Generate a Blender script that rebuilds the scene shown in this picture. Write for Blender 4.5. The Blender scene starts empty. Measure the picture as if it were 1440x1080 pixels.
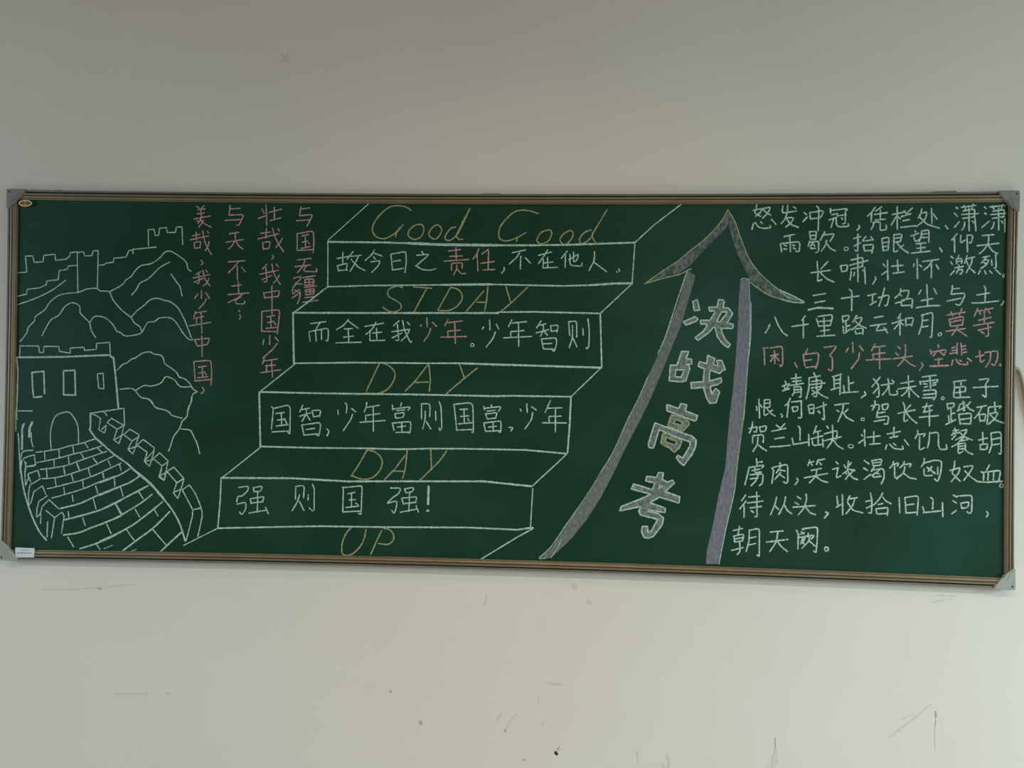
import bpy, bmesh, math, random
from mathutils import Vector
from mathutils.geometry import tessellate_polygon

random.seed(7)
S = bpy.context.scene
COL = S.collection

# ---------------------------------------------------------------- camera
cam_data = bpy.data.cameras.new('camera')
cam_data.sensor_width = 36.0
cam_data.lens = 28.75
cam = bpy.data.objects.new('camera', cam_data)
COL.objects.link(cam)
cam.location = (0.21347, -2.57320, 1.52523)
cam.rotation_euler = (1.57807376, -0.01610169, 0.05862486)
S.camera = cam

# ---------------------------------------------------------------- world, lamps, exposure
S.view_settings.view_transform = 'Standard'
S.view_settings.look = 'None'
S.view_settings.gamma = 1.0
S.view_settings.use_curve_mapping = False
S.view_settings.exposure = -0.04

world = bpy.data.worlds.new('world')
S.world = world
world.use_nodes = True
wb = world.node_tree.nodes['Background']
wb.inputs['Color'].default_value = (1.0, 0.66, 0.33, 1)
wb.inputs['Strength'].default_value = 0.18


def area(name, loc, target, sx, sy, energy, color, spread):
    d = bpy.data.lights.new(name, 'AREA')
    d.shape = 'RECTANGLE'
    d.size, d.size_y = sx, sy
    d.energy = energy
    d.color = color
    d.spread = math.radians(spread)
    o = bpy.data.objects.new(name, d)
    COL.objects.link(o)
    o.location = loc
    o.rotation_euler = (Vector(target) - Vector(loc)).to_track_quat('-Z', 'Y').to_euler()
    return o


# warm louvred fluorescent battens on the ceiling: one close over the board, a row further into the room
area('ceiling_lamp_board', (0.3, -1.2, 3.45), (0.3, -1.2, 0), 1.6, 0.35, 6.0, (1.0, 0.86, 0.70), 110)
area('ceiling_lamp_left', (-2.8, -2.2, 3.45), (-2.8, -2.2, 0), 1.6, 0.14, 22, (1.0, 0.95, 0.86), 110)
area('ceiling_lamp_middle', (0.3, -2.2, 3.45), (0.3, -2.2, 0), 1.6, 0.14, 34, (1.0, 0.95, 0.86), 110)
area('ceiling_lamp_right', (3.4, -2.2, 3.45), (3.4, -2.2, 0), 1.6, 0.14, 60, (0.97, 1.0, 1.0), 110)
# daylight falling through the windows in the side walls
area('window_daylight_right', (4.9, -1.8, 1.9), (1.0, -0.9, 0), 1.5, 1.2, 84, (0.63, 0.90, 1.0), 130)
area('window_daylight_left', (-4.9, -1.8, 1.9), (-1.0, -0.9, 0), 1.5, 1.2, 48, (0.48, 0.78, 1.0), 130)
CHALK = """
p|美|-961,549 -953,543;-936,552 -948,540;-956,538 -933,541;-959,525 -936,528;-947,541 -945,513;-969,508 -916,518;-945,512 -955,494;-960,501 -934,505 -953,482;-945,501 -934,493 -912,482
p|哉|-972,454 -949,459;-961,466 -959,442;-980,441 -920,454;-967,432 -965,413;-967,432 -946,437 -948,415;-965,414 -948,416;-940,470 -934,439 -919,407 -909,394;-918,436 -921,420 -930,407;-925,469 -920,463
p|，|-943,375 -937,370 -938,364 -943,361
p|我|-944,339 -960,329;-968,318 -914,330;-950,334 -948,299 -956,302;-964,305 -935,318;-937,343 -932,321 -922,304 -912,293;-916,318 -922,302 -935,293;-928,344 -921,337
p|少|-952,267 -962,253;-940,278 -940,253;-926,272 -913,253;-924,252 -929,239 -948,220
p|与|-852,553 -852,541 -855,521;-852,541 -818,543;-855,521 -806,523 -814,503 -823,487 -830,489;-866,504 -817,507
p|天|-852,461 -820,466;-863,434 -806,443;-833,463 -832,442 -842,423 -854,412;-832,441 -821,422 -806,412
p|不|-854,371 -800,375;-821,372 -834,354 -853,336;-824,357 -823,313;-810,354 -797,339
p|老|-841,293 -809,298;-820,308 -818,268;-853,266 -784,272;-800,272 -825,253 -851,241;-809,259 -827,249;-827,251 -828,237 -799,236 -798,245
p|；|-817,216 -814,212;-813,202 -810,196 -814,187
p|壮|-747,541 -739,527;-734,554 -732,525 -731,489;-758,511 -732,520;-724,530 -683,541;-707,547 -706,508;-719,504 -685,513
p|哉|-750,463 -718,467;-731,479 -732,448;-758,445 -691,462;-743,433 -740,411;-743,433 -718,438 -721,418;-740,413 -722,415;-712,481 -705,456 -690,427 -674,405;-679,448 -687,431 -700,418;-694,479 -688,470
p|，|-710,393 -707,389 -708,384 -712,381
p|我|-728,364 -742,348;-751,332 -690,345;-731,354 -726,307 -736,309;-743,315 -711,329;-711,364 -706,339 -694,314 -683,301;-687,330 -694,314 -706,304;-697,364 -689,355
p|中|-737,274 -732,255;-737,272 -683,281 -690,260;-732,257 -690,262;-710,296 -708,205
p|与|-620,549 -622,538 -624,519;-622,541 -592,545;-624,520 -582,524 -589,507 -600,487;-634,504 -591,507
p|国|-631,463 -630,410;-631,462 -579,472 -576,437 -578,401;-630,409 -578,412;-615,455 -593,460;-615,435 -596,439;-618,415 -587,422;-605,458 -603,420;-594,434 -590,430
p|无|-628,379 -584,384;-637,357 -585,363;-604,381 -610,359 -628,338;-601,359 -610,343 -564,341 -567,351
p|疆|-640,320 -615,327 -619,314 -636,302;-636,302 -611,302;-632,302 -644,286 -641,270;-641,270 -619,288 -618,261 -626,239;-636,283 -620,273;-644,257 -626,269;-610,322 -570,329;-603,316 -603,297;-603,316 -573,319 -576,299;-603,307 -574,309;-603,297 -576,300;-589,319 -589,299;-604,291 -566,296;-601,283 -599,267;-601,283 -571,288 -574,271;-599,277 -574,279;-599,267 -574,271;-587,286 -585,269;-602,258 -569,263;-608,244 -559,251
p|年|-959,211 -964,187;-959,206 -923,212;-957,190 -931,195;-955,190 -954,174;-978,164 -907,177;-940,208 -936,141
p|中|-959,120 -950,99;-959,120 -909,126 -918,105;-950,100 -918,105;-936,132 -934,67
p|国|-961,50 -955,-13;-959,50 -905,55 -901,12 -903,-26;-955,-12 -906,-7;-946,32 -920,36;-944,13 -923,17;-948,-2 -914,2;-933,33 -931,-1;-923,12 -919,8
p|，|-932,-32 -926,-38 -926,-47 -935,-52
p|国|-741,213 -741,150;-741,213 -683,220 -686,179 -690,141;-741,150 -690,149;-724,196 -699,201;-722,178 -700,182;-727,159 -692,163;-712,197 -710,161;-700,177 -694,171
p|少|-733,123 -736,107;-714,137 -714,108;-696,131 -686,119;-689,111 -706,90 -735,65
p|年|-730,65 -736,46;-730,55 -688,62;-725,40 -694,43;-723,40 -723,19;-742,17 -676,28;-707,59 -703,4
w|故|-501,384 -463,391;-482,405 -482,365;-499,361 -495,344;-499,361 -466,370 -471,348;-495,346 -467,348;-449,407 -468,382;-457,391 -423,395;-431,395 -438,377 -458,343;-455,382 -432,357 -409,346
w|今|-381,412 -388,398 -410,378;-382,402 -356,393;-383,390 -377,383;-392,374 -361,379 -368,361 -388,341
w|日|-328,399 -322,349;-328,399 -280,408 -278,375 -282,341;-321,376 -297,380;-321,349 -288,354
w|之|-230,408 -224,401;-245,396 -204,400 -246,363;-248,363 -225,350 -199,349 -184,354
p|责|-145,410 -106,415;-140,393 -100,395;-121,421 -119,379;-158,378 -79,384;-134,371 -134,349;-134,371 -99,374 -101,356;-117,366 -118,352 -127,335;-115,352 -103,338 -89,340
p|任|-49,418 -55,400 -67,385;-54,400 -50,347;-18,416 -39,401;-41,372 1,378;-18,411 -18,353;-34,351 3,353
w|，|32,360 33,351 25,342
w|不|57,406 98,415;81,408 71,391 48,370;84,395 83,355;98,391 114,374
w|在|139,398 180,409;168,415 156,395 140,373;155,386 154,363;157,374 185,378;168,392 169,361;153,359 199,361
w|他|229,412 211,389;224,399 223,361;235,385 265,404 260,384 255,380;249,409 250,379;238,402 238,367 275,365 276,375
w|人|314,411 314,384 298,352;314,377 352,349
w|．|390,357 393,351;384,349 387,347
w|而|-582,176 -533,183;-551,181 -564,160;-587,150 -583,120;-587,150 -526,163 -524,144 -526,121 -532,123;-566,155 -563,121;-547,158 -546,126
w|全|-460,191 -477,170 -499,158;-463,187 -429,163;-473,160 -447,162;-476,134 -443,138;-461,160 -458,118;-499,116 -418,119
w|在|-407,169 -348,180;-372,183 -382,162 -403,144;-391,154 -390,124;-382,148 -353,152;-370,164 -368,126;-390,124 -343,126
w|我|-298,188 -316,172;-321,153 -264,162;-303,177 -298,124 -307,127;-319,134 -288,150;-287,189 -280,157 -260,118 -257,124;-264,160 -274,140 -291,124;-272,184 -264,176
p|少|-226,176 -230,172;-210,199 -208,170;-192,185 -178,172;-197,166 -202,147 -217,125
p|年|-142,194 -152,175;-142,184 -97,190;-143,157 -102,161;-143,157 -141,138;-164,138 -83,141;-121,188 -118,119
w|。|-65,120 -70,115 -67,109 -58,112 -61,118 -65,120
w|少|-29,172 -34,165;-11,194 -9,163;10,181 19,165;8,157 1,136 -20,109
w|年|59,195 49,174;59,185 105,190;56,158 98,162;56,158 57,140;34,138 122,144;80,188 82,112
w|智|151,193 137,170;147,179 166,184;136,155 176,166;158,179 159,165 150,145;159,164 171,148;181,178 183,160;181,178 205,181 201,158;183,160 200,163;153,136 159,106;153,136 199,141 201,122 194,99 188,100;160,121 186,123;160,105 191,105
w|则|237,190 241,148;237,191 262,194 263,143;249,180 250,143 240,110;251,141 264,113;282,170 283,150;297,201 302,160 301,116 296,106 292,111
w|国|-704,-90 -698,-97 -703,-162;-698,-96 -651,-84 -643,-93 -643,-178 -650,-170;-701,-171 -647,-167;-689,-112 -662,-108;-684,-133 -659,-129;-688,-152 -649,-147;-672,-110 -670,-150;-661,-131 -653,-143
w|智|-603,-84 -612,-105;-606,-98 -581,-93;-612,-119 -577,-108;-591,-96 -591,-112 -604,-135;-591,-112 -578,-131;-573,-101 -567,-121;-573,-101 -544,-98 -548,-119;-567,-120 -550,-117;-605,-147 -597,-179;-605,-147 -546,-138 -544,-151 -549,-181 -557,-178;-590,-161 -563,-157;-597,-179 -553,-174
w|，|-523,-158 -516,-166 -523,-180
w|少|-489,-98 -488,-111;-465,-75 -460,-82 -462,-106;-446,-91 -432,-102;-442,-110 -447,-127 -471,-163
w|年|-397,-72 -398,-85 -404,-102;-396,-87 -357,-80;-400,-113 -354,-106;-400,-113 -399,-133;-418,-135 -337,-128;-376,-84 -374,-163
w|富|-286,-71 -288,-81;-315,-79 -313,-94;-313,-91 -256,-83 -265,-95;-301,-96 -275,-93;-307,-106 -303,-120;-307,-106 -275,-101 -280,-116;-303,-120 -280,-117;-314,-136 -308,-158;-314,-136 -254,-129 -257,-166 -264,-165;-297,-148 -272,-144;-284,-133 -283,-163;-302,-165 -261,-163
w|则|-222,-74 -221,-121;-222,-73 -195,-72 -195,-113;-210,-96 -209,-119 -217,-153;-206,-128 -191,-152;-177,-96 -176,-124;-166,-66 -160,-81 -156,-148 -162,-157 -165,-148
w|国|-119,-72 -109,-152;-119,-73 -69,-67 -59,-75 -56,-161 -61,-159;-110,-154 -60,-151;-100,-89 -76,-87;-98,-111 -72,-108;-103,-134 -62,-130;-87,-89 -85,-132;-75,-116 -70,-124
w|富|-1,-73 1,-81;-25,-78 -22,-89;-23,-84 31,-77 22,-92;-14,-93 12,-89;-19,-100 -14,-115;-19,-102 18,-96 14,-111;-13,-117 14,-114;-24,-130 -18,-156;-24,-130 31,-122 30,-159 23,-157;-9,-143 17,-139;5,-126 7,-156;-17,-156 28,-153
w|，|56,-142 69,-143 62,-153
w|少|90,-84 93,-91;110,-67 112,-94;125,-76 140,-86;129,-94 126,-116 106,-146
w|年|184,-56 168,-93;176,-80 220,-78;180,-106 218,-104;180,-106 181,-126;160,-126 235,-125;200,-84 201,-154
w|强|-806,-350 -774,-345 -776,-360 -793,-377 -809,-379 -812,-397;-812,-404 -782,-396 -781,-417 -794,-438 -802,-428;-759,-350 -755,-363;-759,-350 -728,-344 -734,-361 -755,-363;-768,-386 -764,-401;-768,-386 -722,-377 -728,-394;-764,-399 -726,-394;-744,-365 -744,-427;-771,-431 -717,-421;-718,-411 -708,-432
w|则|-621,-345 -621,-383;-621,-343 -600,-339 -593,-344 -595,-378;-608,-369 -614,-390 -631,-420;-608,-390 -593,-418;-580,-368 -580,-385;-567,-335 -561,-347 -560,-415 -565,-420 -576,-410
w|国|-470,-341 -467,-349 -468,-418;-468,-343 -409,-336 -407,-340 -409,-428 -417,-423;-468,-420 -410,-416;-452,-362 -430,-357;-448,-382 -427,-380;-459,-406 -417,-400;-441,-361 -440,-403;-427,-391 -419,-396
w|强|-316,-341 -282,-340 -291,-360 -306,-368 -323,-385;-325,-389 -295,-380 -296,-401 -303,-422 -311,-411;-271,-342 -267,-355;-271,-342 -241,-337 -246,-351 -267,-355;-280,-372 -274,-391;-280,-372 -231,-366 -236,-385;-274,-389 -234,-384;-255,-355 -257,-413;-283,-416 -230,-405;-234,-394 -226,-414
w|！|*8.1 -195,-333 -196,-389;*9.0 -195,-409 -198,-410
y|G|~-266,538 -281,548 -307,553 -335,548 -366,523 -386,492 -387,469 -374,453 -353,448 -334,454 -311,469 -290,493;-311,472 -314,454;*6.8 -300,483 -314,464
y|o|~-235,494 -252,491 -269,477 -274,461 -265,450 -251,446 -234,454 -225,470 -226,487 -235,494
y|o|~-184,492 -199,482 -208,464 -200,452 -186,448 -174,459 -167,476 -173,488 -184,492
y|d|~-123,486 -139,481 -152,464 -156,450 -146,443 -132,449 -113,470 -79,545;~-79,545 -116,470 -121,459 -113,448 -99,447;*6.8 -94,515 -112,477
y|G|~138,529 113,537 85,540 60,533 32,507 16,482 14,457 25,445 45,444 70,453 100,470;72,452 70,442
y|o|~170,478 147,470 134,449 138,438 151,435 170,444 179,463 178,474 170,478
y|o|~236,476 217,466 206,449 212,437 223,433 237,444 246,461 245,472 236,476
y|d|~303,479 283,471 268,453 269,439 284,439 303,456 307,472;351,542 330,506 308,468;~308,468 307,456 317,439
y|S|~-289,293 -303,298 -325,292 -336,280 -332,265 -309,252 -293,239 -296,224 -316,216 -335,220 -351,231
y|T|-253,296 -195,292;-212,291 -251,217
y|D|-136,295 -175,224;~-136,295 -114,290 -100,275 -100,256 -117,234 -143,222 -173,222
y|A|-31,285 -85,220;-18,298 -21,257 -27,223;-51,249 -21,250
y|Y|39,299 55,249;106,297 55,247 24,221
y|D|-359,52 -399,-36;~-367,54 -343,52 -321,40 -308,20 -314,-5 -332,-29 -360,-42 -398,-42
y|A|-204,51 -244,-3 -275,-34;-201,51 -195,6 -198,-33;-243,-6 -202,-4
y|Y|-104,54 -88,12;-48,42 -88,9 -145,-41
y|D|-393,-222 -421,-273 -443,-306;~-393,-222 -370,-227 -350,-243 -344,-265 -355,-291 -377,-310 -408,-315 -439,-305
y|A|-271,-236 -304,-281 -337,-316;-265,-220 -270,-278 -278,-310;-309,-287 -274,-287
y|Y|-190,-217 -187,-276;-140,-221 -160,-250 -188,-279 -225,-316
y|U|~-440,-469 -457,-490 -468,-521 -467,-550 -453,-557 -433,-551 -410,-528 -398,-503 -392,-474
y|P|-342,-476 -361,-516 -376,-552;~-335,-469 -318,-472 -305,-486 -304,-503 -317,-517 -334,-519 -352,-516
w|怒|810,559 809,544 803,534 823,523;800,542 826,547 823,536 807,523;827,547 853,552 846,536 829,517;830,544 842,533 854,527;801,501 797,483;806,504 818,488 838,486 856,489 851,495;823,507 828,501;856,514 870,498
w|发|890,555 887,533 931,540;904,558 903,533 896,513 885,501;922,553 929,548;903,519 923,520 917,506 899,490;901,517 914,498 937,490
w|冲|954,535 962,529;951,507 964,522;971,535 974,515;971,535 1014,542 1005,519 974,516;992,555 999,548 997,479
w|冠|1033,548 1034,535;1034,542 1086,548 1078,538;1037,529 1055,532;1029,513 1054,521;1044,519 1036,490;1050,519 1053,492 1090,493 1087,502;1054,526 1081,529;1078,535 1079,503 1071,501;1067,519 1070,515
w|，|1119,496 1123,491 1114,482
w|凭|1168,553 1157,537 1145,525;1157,537 1156,508;1187,554 1169,540;1166,530 1204,536;1183,543 1183,515;1168,513 1199,516;1163,507 1163,497 1156,484;1163,506 1184,508 1182,481 1202,484 1201,498
w|雨|895,461 926,468;911,465 914,438 914,415;884,437 888,414;884,439 943,446 941,415 931,416;895,435 903,432;894,423 903,422;921,435 928,433;923,426 930,423
w|歇|971,476 975,452;971,476 993,478 990,454;973,464 991,466;975,452 990,454;972,447 968,432;975,444 1000,448 999,415 991,412;985,444 975,432;980,441 988,432;975,425 989,425;975,432 976,425;1017,476 1004,450;1011,466 1048,471 1033,447;1023,450 1020,435 1008,417;1023,441 1034,425 1050,418
w|。|1079,430 1075,423 1081,418 1088,421 1088,428 1079,430
w|抬|1104,456 1125,462;1117,470 1117,416 1109,420;1106,433 1125,443;1141,463 1128,447 1163,453;1156,462 1163,451;1133,435 1138,417;1133,435 1165,439 1159,412;1139,419 1159,420
w|长|995,385 999,346 997,323 1010,329;1028,385 1007,362;977,350 1035,358;1004,353 1024,332 1047,322
w|啸|1066,372 1070,354;1066,372 1088,375 1084,357;1070,354 1084,357;1098,390 1134,399 1131,370;1094,374 1147,389;1097,362 1132,371;1117,407 1119,324;1098,355 1097,338 1095,329;1108,352 1106,342;1132,360 1138,354;1138,367 1141,318
w|，|1170,339 1173,333 1163,317
w|栏|1233,554 1234,485;1218,530 1251,537;1232,526 1216,498;1235,524 1243,517;1254,541 1260,534;1278,550 1263,536;1246,524 1274,533;1250,511 1270,515;1244,491 1288,496
w|处|1306,547 1304,534 1296,520;1306,534 1323,539 1316,514 1291,494;1300,523 1323,500 1359,489;1335,549 1337,504;1341,532 1352,516
w|、|1377,497 1384,487
w|潇|1408,553 1413,549;1403,535 1412,525;1417,509 1404,492;1424,553 1466,559;1431,558 1436,548;1458,562 1454,549;1429,542 1464,548 1461,524;1425,531 1474,534;1428,519 1463,524;1446,552 1447,481;1434,508 1433,495 1426,483;1456,512 1462,504;1464,519 1467,481
w|潇|1491,554 1497,549;1492,536 1497,532;1506,511 1485,492;1507,554 1552,559;1515,557 1519,548;1545,562 1541,549;1516,541 1551,547 1548,525;1511,531 1554,535;1515,519 1550,525;1533,551 1534,484;1520,508 1518,495 1513,487;1542,512 1546,505;1552,518 1552,478
w|眼|1188,456 1193,419;1188,456 1210,462 1208,422;1191,444 1208,446;1191,431 1208,434;1193,419 1207,422;1224,468 1224,414 1236,419;1224,468 1249,471 1244,448;1225,457 1245,460;1226,445 1244,448;1234,444 1249,425 1268,413;1254,437 1242,428
w|望|1287,480 1290,476;1275,465 1298,473;1283,467 1287,447 1300,454;1307,480 1305,463 1300,448;1307,480 1329,484 1328,446;1308,470 1326,473;1307,460 1325,461;1290,441 1319,444;1293,427 1318,430;1304,440 1305,417;1277,412 1332,419
w|、|1361,429 1368,417
w|仰|1411,472 1401,458 1396,453;1404,458 1405,416;1423,468 1421,443 1436,453;1441,466 1443,416;1441,468 1459,468 1454,444 1448,446
w|天|1486,467 1520,470;1471,436 1535,444;1505,468 1504,444 1493,425 1478,412;1504,438 1516,420 1532,413
w|壮|1193,379 1200,370;1206,390 1208,330;1190,346 1205,357;1219,372 1252,375;1236,391 1238,353;1223,350 1256,355
w|怀|1285,380 1284,371;1294,395 1296,335;1301,377 1308,371;1312,387 1358,394;1340,391 1330,374 1315,361;1337,380 1337,338;1351,377 1359,364
w|激|1394,403 1401,398;1394,386 1399,379;1405,360 1394,347;1418,406 1414,398;1410,395 1412,380;1410,395 1427,398 1426,382;1412,388 1426,389;1417,378 1419,372;1406,368 1431,373;1418,366 1411,352;1418,362 1430,365 1426,349 1421,351;1442,406 1435,383;1439,395 1464,402;1457,398 1455,381 1440,354;1439,392 1449,369 1466,354
w|烈|1488,401 1508,405;1499,402 1485,384;1491,392 1507,394 1499,378 1483,367;1492,385 1498,381;1514,393 1516,377;1526,413 1528,367 1521,370;1481,360 1476,350;1494,360 1498,351;1509,360 1516,353;1527,363 1541,350
w|。|1552,350 1546,346 1548,340 1553,343 1552,350
w|三|985,280 1023,287;990,258 1020,264;*6.4 971,236 999,243 1045,241
w|十|1093,300 1101,295 1101,235;1070,272 1122,280
w|功|1149,281 1173,287;1163,286 1163,258;1156,253 1174,264;1180,275 1213,286 1207,251 1200,252;1198,305 1193,281 1182,249
w|八|855,190 850,176 841,163;870,213 879,190 896,163 909,156
w|千|962,217 952,204;922,184 971,192;956,209 957,150
w|里|996,209 1003,186;1001,216 1040,222 1044,216 1037,188;1004,200 1040,204;1004,186 1037,189;1018,212 1020,159;1008,171 1035,175;998,155 1052,159
w|路|1073,214 1076,198;1073,217 1094,221 1091,206 1077,202;1084,200 1086,168;1087,187 1097,190;1076,187 1078,162 1098,179;1116,220 1104,198;1110,210 1134,216 1125,195 1102,176;1109,206 1125,190 1145,182;1112,174 1115,164;1114,179 1136,182 1135,163;1115,164 1134,167
w|云|1169,214 1195,219;1157,189 1205,196;1185,193 1173,173 1205,179;1198,185 1209,168
p|闲|839,111 841,65;836,116 851,118;857,117 894,124 896,67 890,60 888,66;859,93 882,98;870,109 872,69;869,93 859,76;873,93 884,79
p|、|932,73 940,58
p|白|970,116 964,101;957,98 963,64;958,98 1004,105 1003,82 996,55 994,58;963,80 983,83;966,59 994,62
p|了|1020,121 1058,127 1050,113 1036,96 1045,91 1046,53 1041,50 1033,54
p|少|1092,120 1085,107;1105,137 1107,107;1126,127 1137,113;1126,106 1124,87 1102,57
p|年|1171,133 1162,113;1169,124 1203,128;1166,102 1202,107;1166,102 1168,85;1147,84 1219,89;1185,126 1187,58
w|名|1247,304 1245,289 1230,275;1247,296 1272,299 1267,276 1254,265 1231,259;1243,286 1250,281;1250,269 1249,251;1250,269 1283,275 1280,245;1250,252 1278,253
w|尘|1307,299 1300,287;1324,316 1327,253;1345,305 1353,289;1307,267 1341,274;1294,246 1331,252 1363,253
w|与|1400,314 1399,301 1396,288;1399,304 1420,306;1396,288 1436,292 1436,280 1422,253 1410,258;1385,267 1425,276
w|土|1493,314 1498,306 1496,264;1472,286 1509,293;1458,262 1483,262 1536,269
w|，|1550,269 1552,265 1544,256
w|和|1248,228 1239,212;1222,197 1256,208;1246,215 1246,162;1245,200 1229,180;1247,200 1256,193;1262,212 1264,190;1262,212 1287,216 1280,190;1266,193 1282,195
w|月|1312,223 1312,198 1302,165;1309,223 1340,232 1343,224 1340,155 1335,157;1314,206 1329,209;1313,187 1329,190
w|。|1364,170 1358,166 1362,160 1369,163 1369,170 1364,170
p|莫|1384,224 1439,234;1396,234 1402,222;1428,244 1421,225;1391,211 1396,190;1391,211 1435,222 1430,194;1397,203 1427,210;1397,190 1430,195;1383,175 1439,184;1416,189 1408,174 1400,163;1416,180 1444,161
p|等|1475,245 1465,221;1473,237 1491,240;1481,235 1483,228;1498,246 1494,232;1500,242 1521,247;1506,238 1512,231;1478,209 1515,219;1495,227 1495,201;1463,193 1524,204;1477,179 1515,189;1506,200 1508,162 1499,161;1485,175 1495,170
p|头|1240,126 1248,120;1234,107 1242,100;1263,132 1263,102 1254,80 1241,67;1227,89 1284,98;1263,87 1275,75 1292,67
p|，|1311,78 1316,70 1306,55
p|空|1360,133 1361,125;1337,118 1339,105;1341,111 1385,120 1377,101;1356,113 1345,99;1364,114 1375,104;1351,88 1372,91;1362,93 1362,72;*6.3 1337,68 1391,71
p|悲|1416,139 1415,106;1427,139 1430,104;1400,124 1416,130;1401,116 1417,120;1394,107 1417,111;1430,129 1441,132;1430,119 1441,122;1430,110 1444,113;1404,88 1400,72;1412,91 1422,75 1449,74 1446,83;1424,88 1429,84;1447,94 1459,85
p|切|1471,98 1495,105;1482,117 1485,80 1497,89;1498,112 1536,118 1535,92 1526,72 1518,77;1515,112 1514,89 1501,68
p|。|1543,79 1540,75 1543,71 1547,75 1543,79
w|靖|904,16 907,8;895,0 917,8;901,-1 904,-8;914,3 908,-10;897,-14 918,-7;936,38 938,7;923,24 952,28;926,15 952,18;919,3 959,10;931,-1 932,-18 926,-28;931,-2 953,1 952,-34 947,-32;934,-11 952,-8;934,-19 951,-16
w|康|990,43 993,35;976,27 1009,34;976,27 976,-6 968,-38;984,16 1015,21 1013,3;979,6 1024,12;983,-4 1013,1;998,26 1000,-31 991,-29;986,-11 992,-16;1013,-2 1004,-11;985,-24 999,-17;1002,-15 1013,-25 1033,-34
w|耻|1046,31 1073,40;1050,33 1052,-2;1070,39 1069,-22;1052,21 1069,24;1052,10 1069,13;1042,-9 1070,0;1094,33 1096,-11;1097,11 1110,15;1080,5 1082,-14;1075,-17 1124,-13
w|，|1142,-13 1148,-20 1133,-32
w|恨|825,-40 828,-99;818,-63 820,-76;828,-57 835,-66;842,-43 841,-92 853,-86;842,-43 860,-41 858,-65;842,-54 858,-52;842,-67 858,-65;849,-68 860,-83 875,-92;867,-74 857,-80
w|，|892,-85 898,-91 895,-95
w|何|920,-37 913,-53 905,-59;915,-53 911,-95;923,-48 955,-44;953,-45 955,-97 945,-96;926,-64 929,-77;926,-64 944,-61 942,-75 929,-77
w|时|974,-58 979,-82;974,-58 992,-53 991,-83;977,-69 991,-66;979,-82 990,-80;998,-66 1029,-54;1020,-47 1024,-103 1017,-97;1004,-74 1010,-80
w|灭|1054,-55 1096,-49;1060,-71 1067,-75;1080,-53 1078,-73 1065,-105;1078,-76 1090,-93 1110,-103;1094,-67 1085,-76
w|。|1135,-94 1134,-101 1143,-101 1143,-93 1135,-94
w|贺|807,-111 806,-127 798,-146;796,-132 822,-125 818,-144 812,-141;828,-127 832,-142;828,-127 850,-122 846,-139 832,-141;808,-154 808,-176;808,-154 841,-149 840,-174;824,-158 823,-179 810,-202;825,-181 836,-191 850,-199
w|兰|879,-120 889,-127;905,-115 891,-130;866,-139 908,-129;875,-162 903,-157;861,-187 891,-185 922,-181
w|山|945,-122 951,-127 951,-165;927,-159 932,-179;930,-178 950,-175 975,-170;977,-147 978,-181
w|缺|1000,-120 992,-144;995,-139 1013,-135;984,-160 1020,-150;1005,-138 1006,-175;988,-164 990,-181 1019,-176;1019,-160 1021,-183;1031,-120 1036,-127;1024,-144 1064,-132 1060,-160;1023,-165 1075,-152;1048,-117 1050,-148 1047,-168 1033,-187;1050,-160 1064,-180 1081,-189
w|。|1101,-175 1095,-180 1100,-186 1111,-184 1111,-176 1101,-175
w|壮|1135,-144 1138,-148;1144,-129 1146,-179;1127,-170 1143,-159;1152,-152 1191,-147;1172,-134 1172,-172;1160,-173 1192,-170
w|犹|1169,27 1176,20 1185,6 1186,-27 1179,-28;1188,32 1177,18 1165,3;1183,0 1169,-17;1193,8 1228,14;1212,28 1215,12 1210,-5 1196,-22;1215,7 1217,-22 1242,-20 1239,-9;1223,24 1231,18
w|未|1250,14 1288,22;1243,-3 1296,7;1272,38 1276,-28;1273,2 1266,-13 1253,-24;1277,2 1288,-12 1304,-26
w|雪|1314,35 1355,41;1307,22 1310,12;1309,20 1363,28 1354,17;1336,39 1339,1;1318,14 1329,14;1320,4 1330,6;1345,17 1354,19;1345,10 1354,12;1317,-7 1355,-3 1355,-25 1347,-34;1319,-19 1355,-15;1316,-29 1352,-27
w|。|1376,-24 1370,-29 1376,-34 1381,-29 1376,-24
w|臣|1407,22 1443,27;1408,21 1410,7 1406,-27 1455,-24;1428,24 1429,10;1411,4 1443,9 1441,-8;1410,-12 1442,-7;1425,7 1427,-23
w|子|1482,29 1513,34 1500,15 1502,8 1503,-26 1492,-17;1465,5 1537,10
w|驾|1174,-40 1175,-51 1167,-69;1163,-56 1187,-50 1186,-68;1195,-52 1198,-67;1195,-52 1215,-48 1211,-65 1198,-67;1180,-78 1205,-74;1183,-71 1180,-91;1182,-91 1216,-85 1213,-111 1203,-110;1172,-103 1205,-97
w|长|1258,-44 1264,-58 1260,-103 1272,-97;1280,-51 1266,-68;1243,-77 1294,-66;1267,-74 1281,-92 1299,-106
w|车|1316,-57 1345,-51;1329,-44 1322,-66 1318,-73;1319,-73 1344,-66;1307,-88 1363,-82;1336,-54 1337,-114
w|踏|1388,-45 1391,-62;1388,-46 1411,-42 1407,-56 1393,-59;1400,-62 1401,-97;1401,-76 1411,-73;1393,-82 1395,-102;1385,-109 1414,-93;1426,-48 1420,-67;1426,-47 1440,-41;1435,-37 1441,-67 1436,-64;1441,-55 1418,-67;1444,-48 1455,-61 1467,-66;1457,-39 1447,-50;1423,-78 1428,-107;1423,-77 1461,-72 1458,-106;1428,-93 1457,-88;1428,-105 1457,-105
w|破|1476,-55 1504,-49;1491,-53 1483,-72 1470,-88;1483,-77 1486,-97;1484,-77 1503,-74 1499,-96;1487,-96 1499,-94;1510,-54 1509,-80 1506,-105;1510,-54 1550,-49 1543,-56;1528,-38 1531,-71;1514,-73 1540,-68 1530,-88 1511,-105;1516,-77 1533,-94 1560,-102
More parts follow.
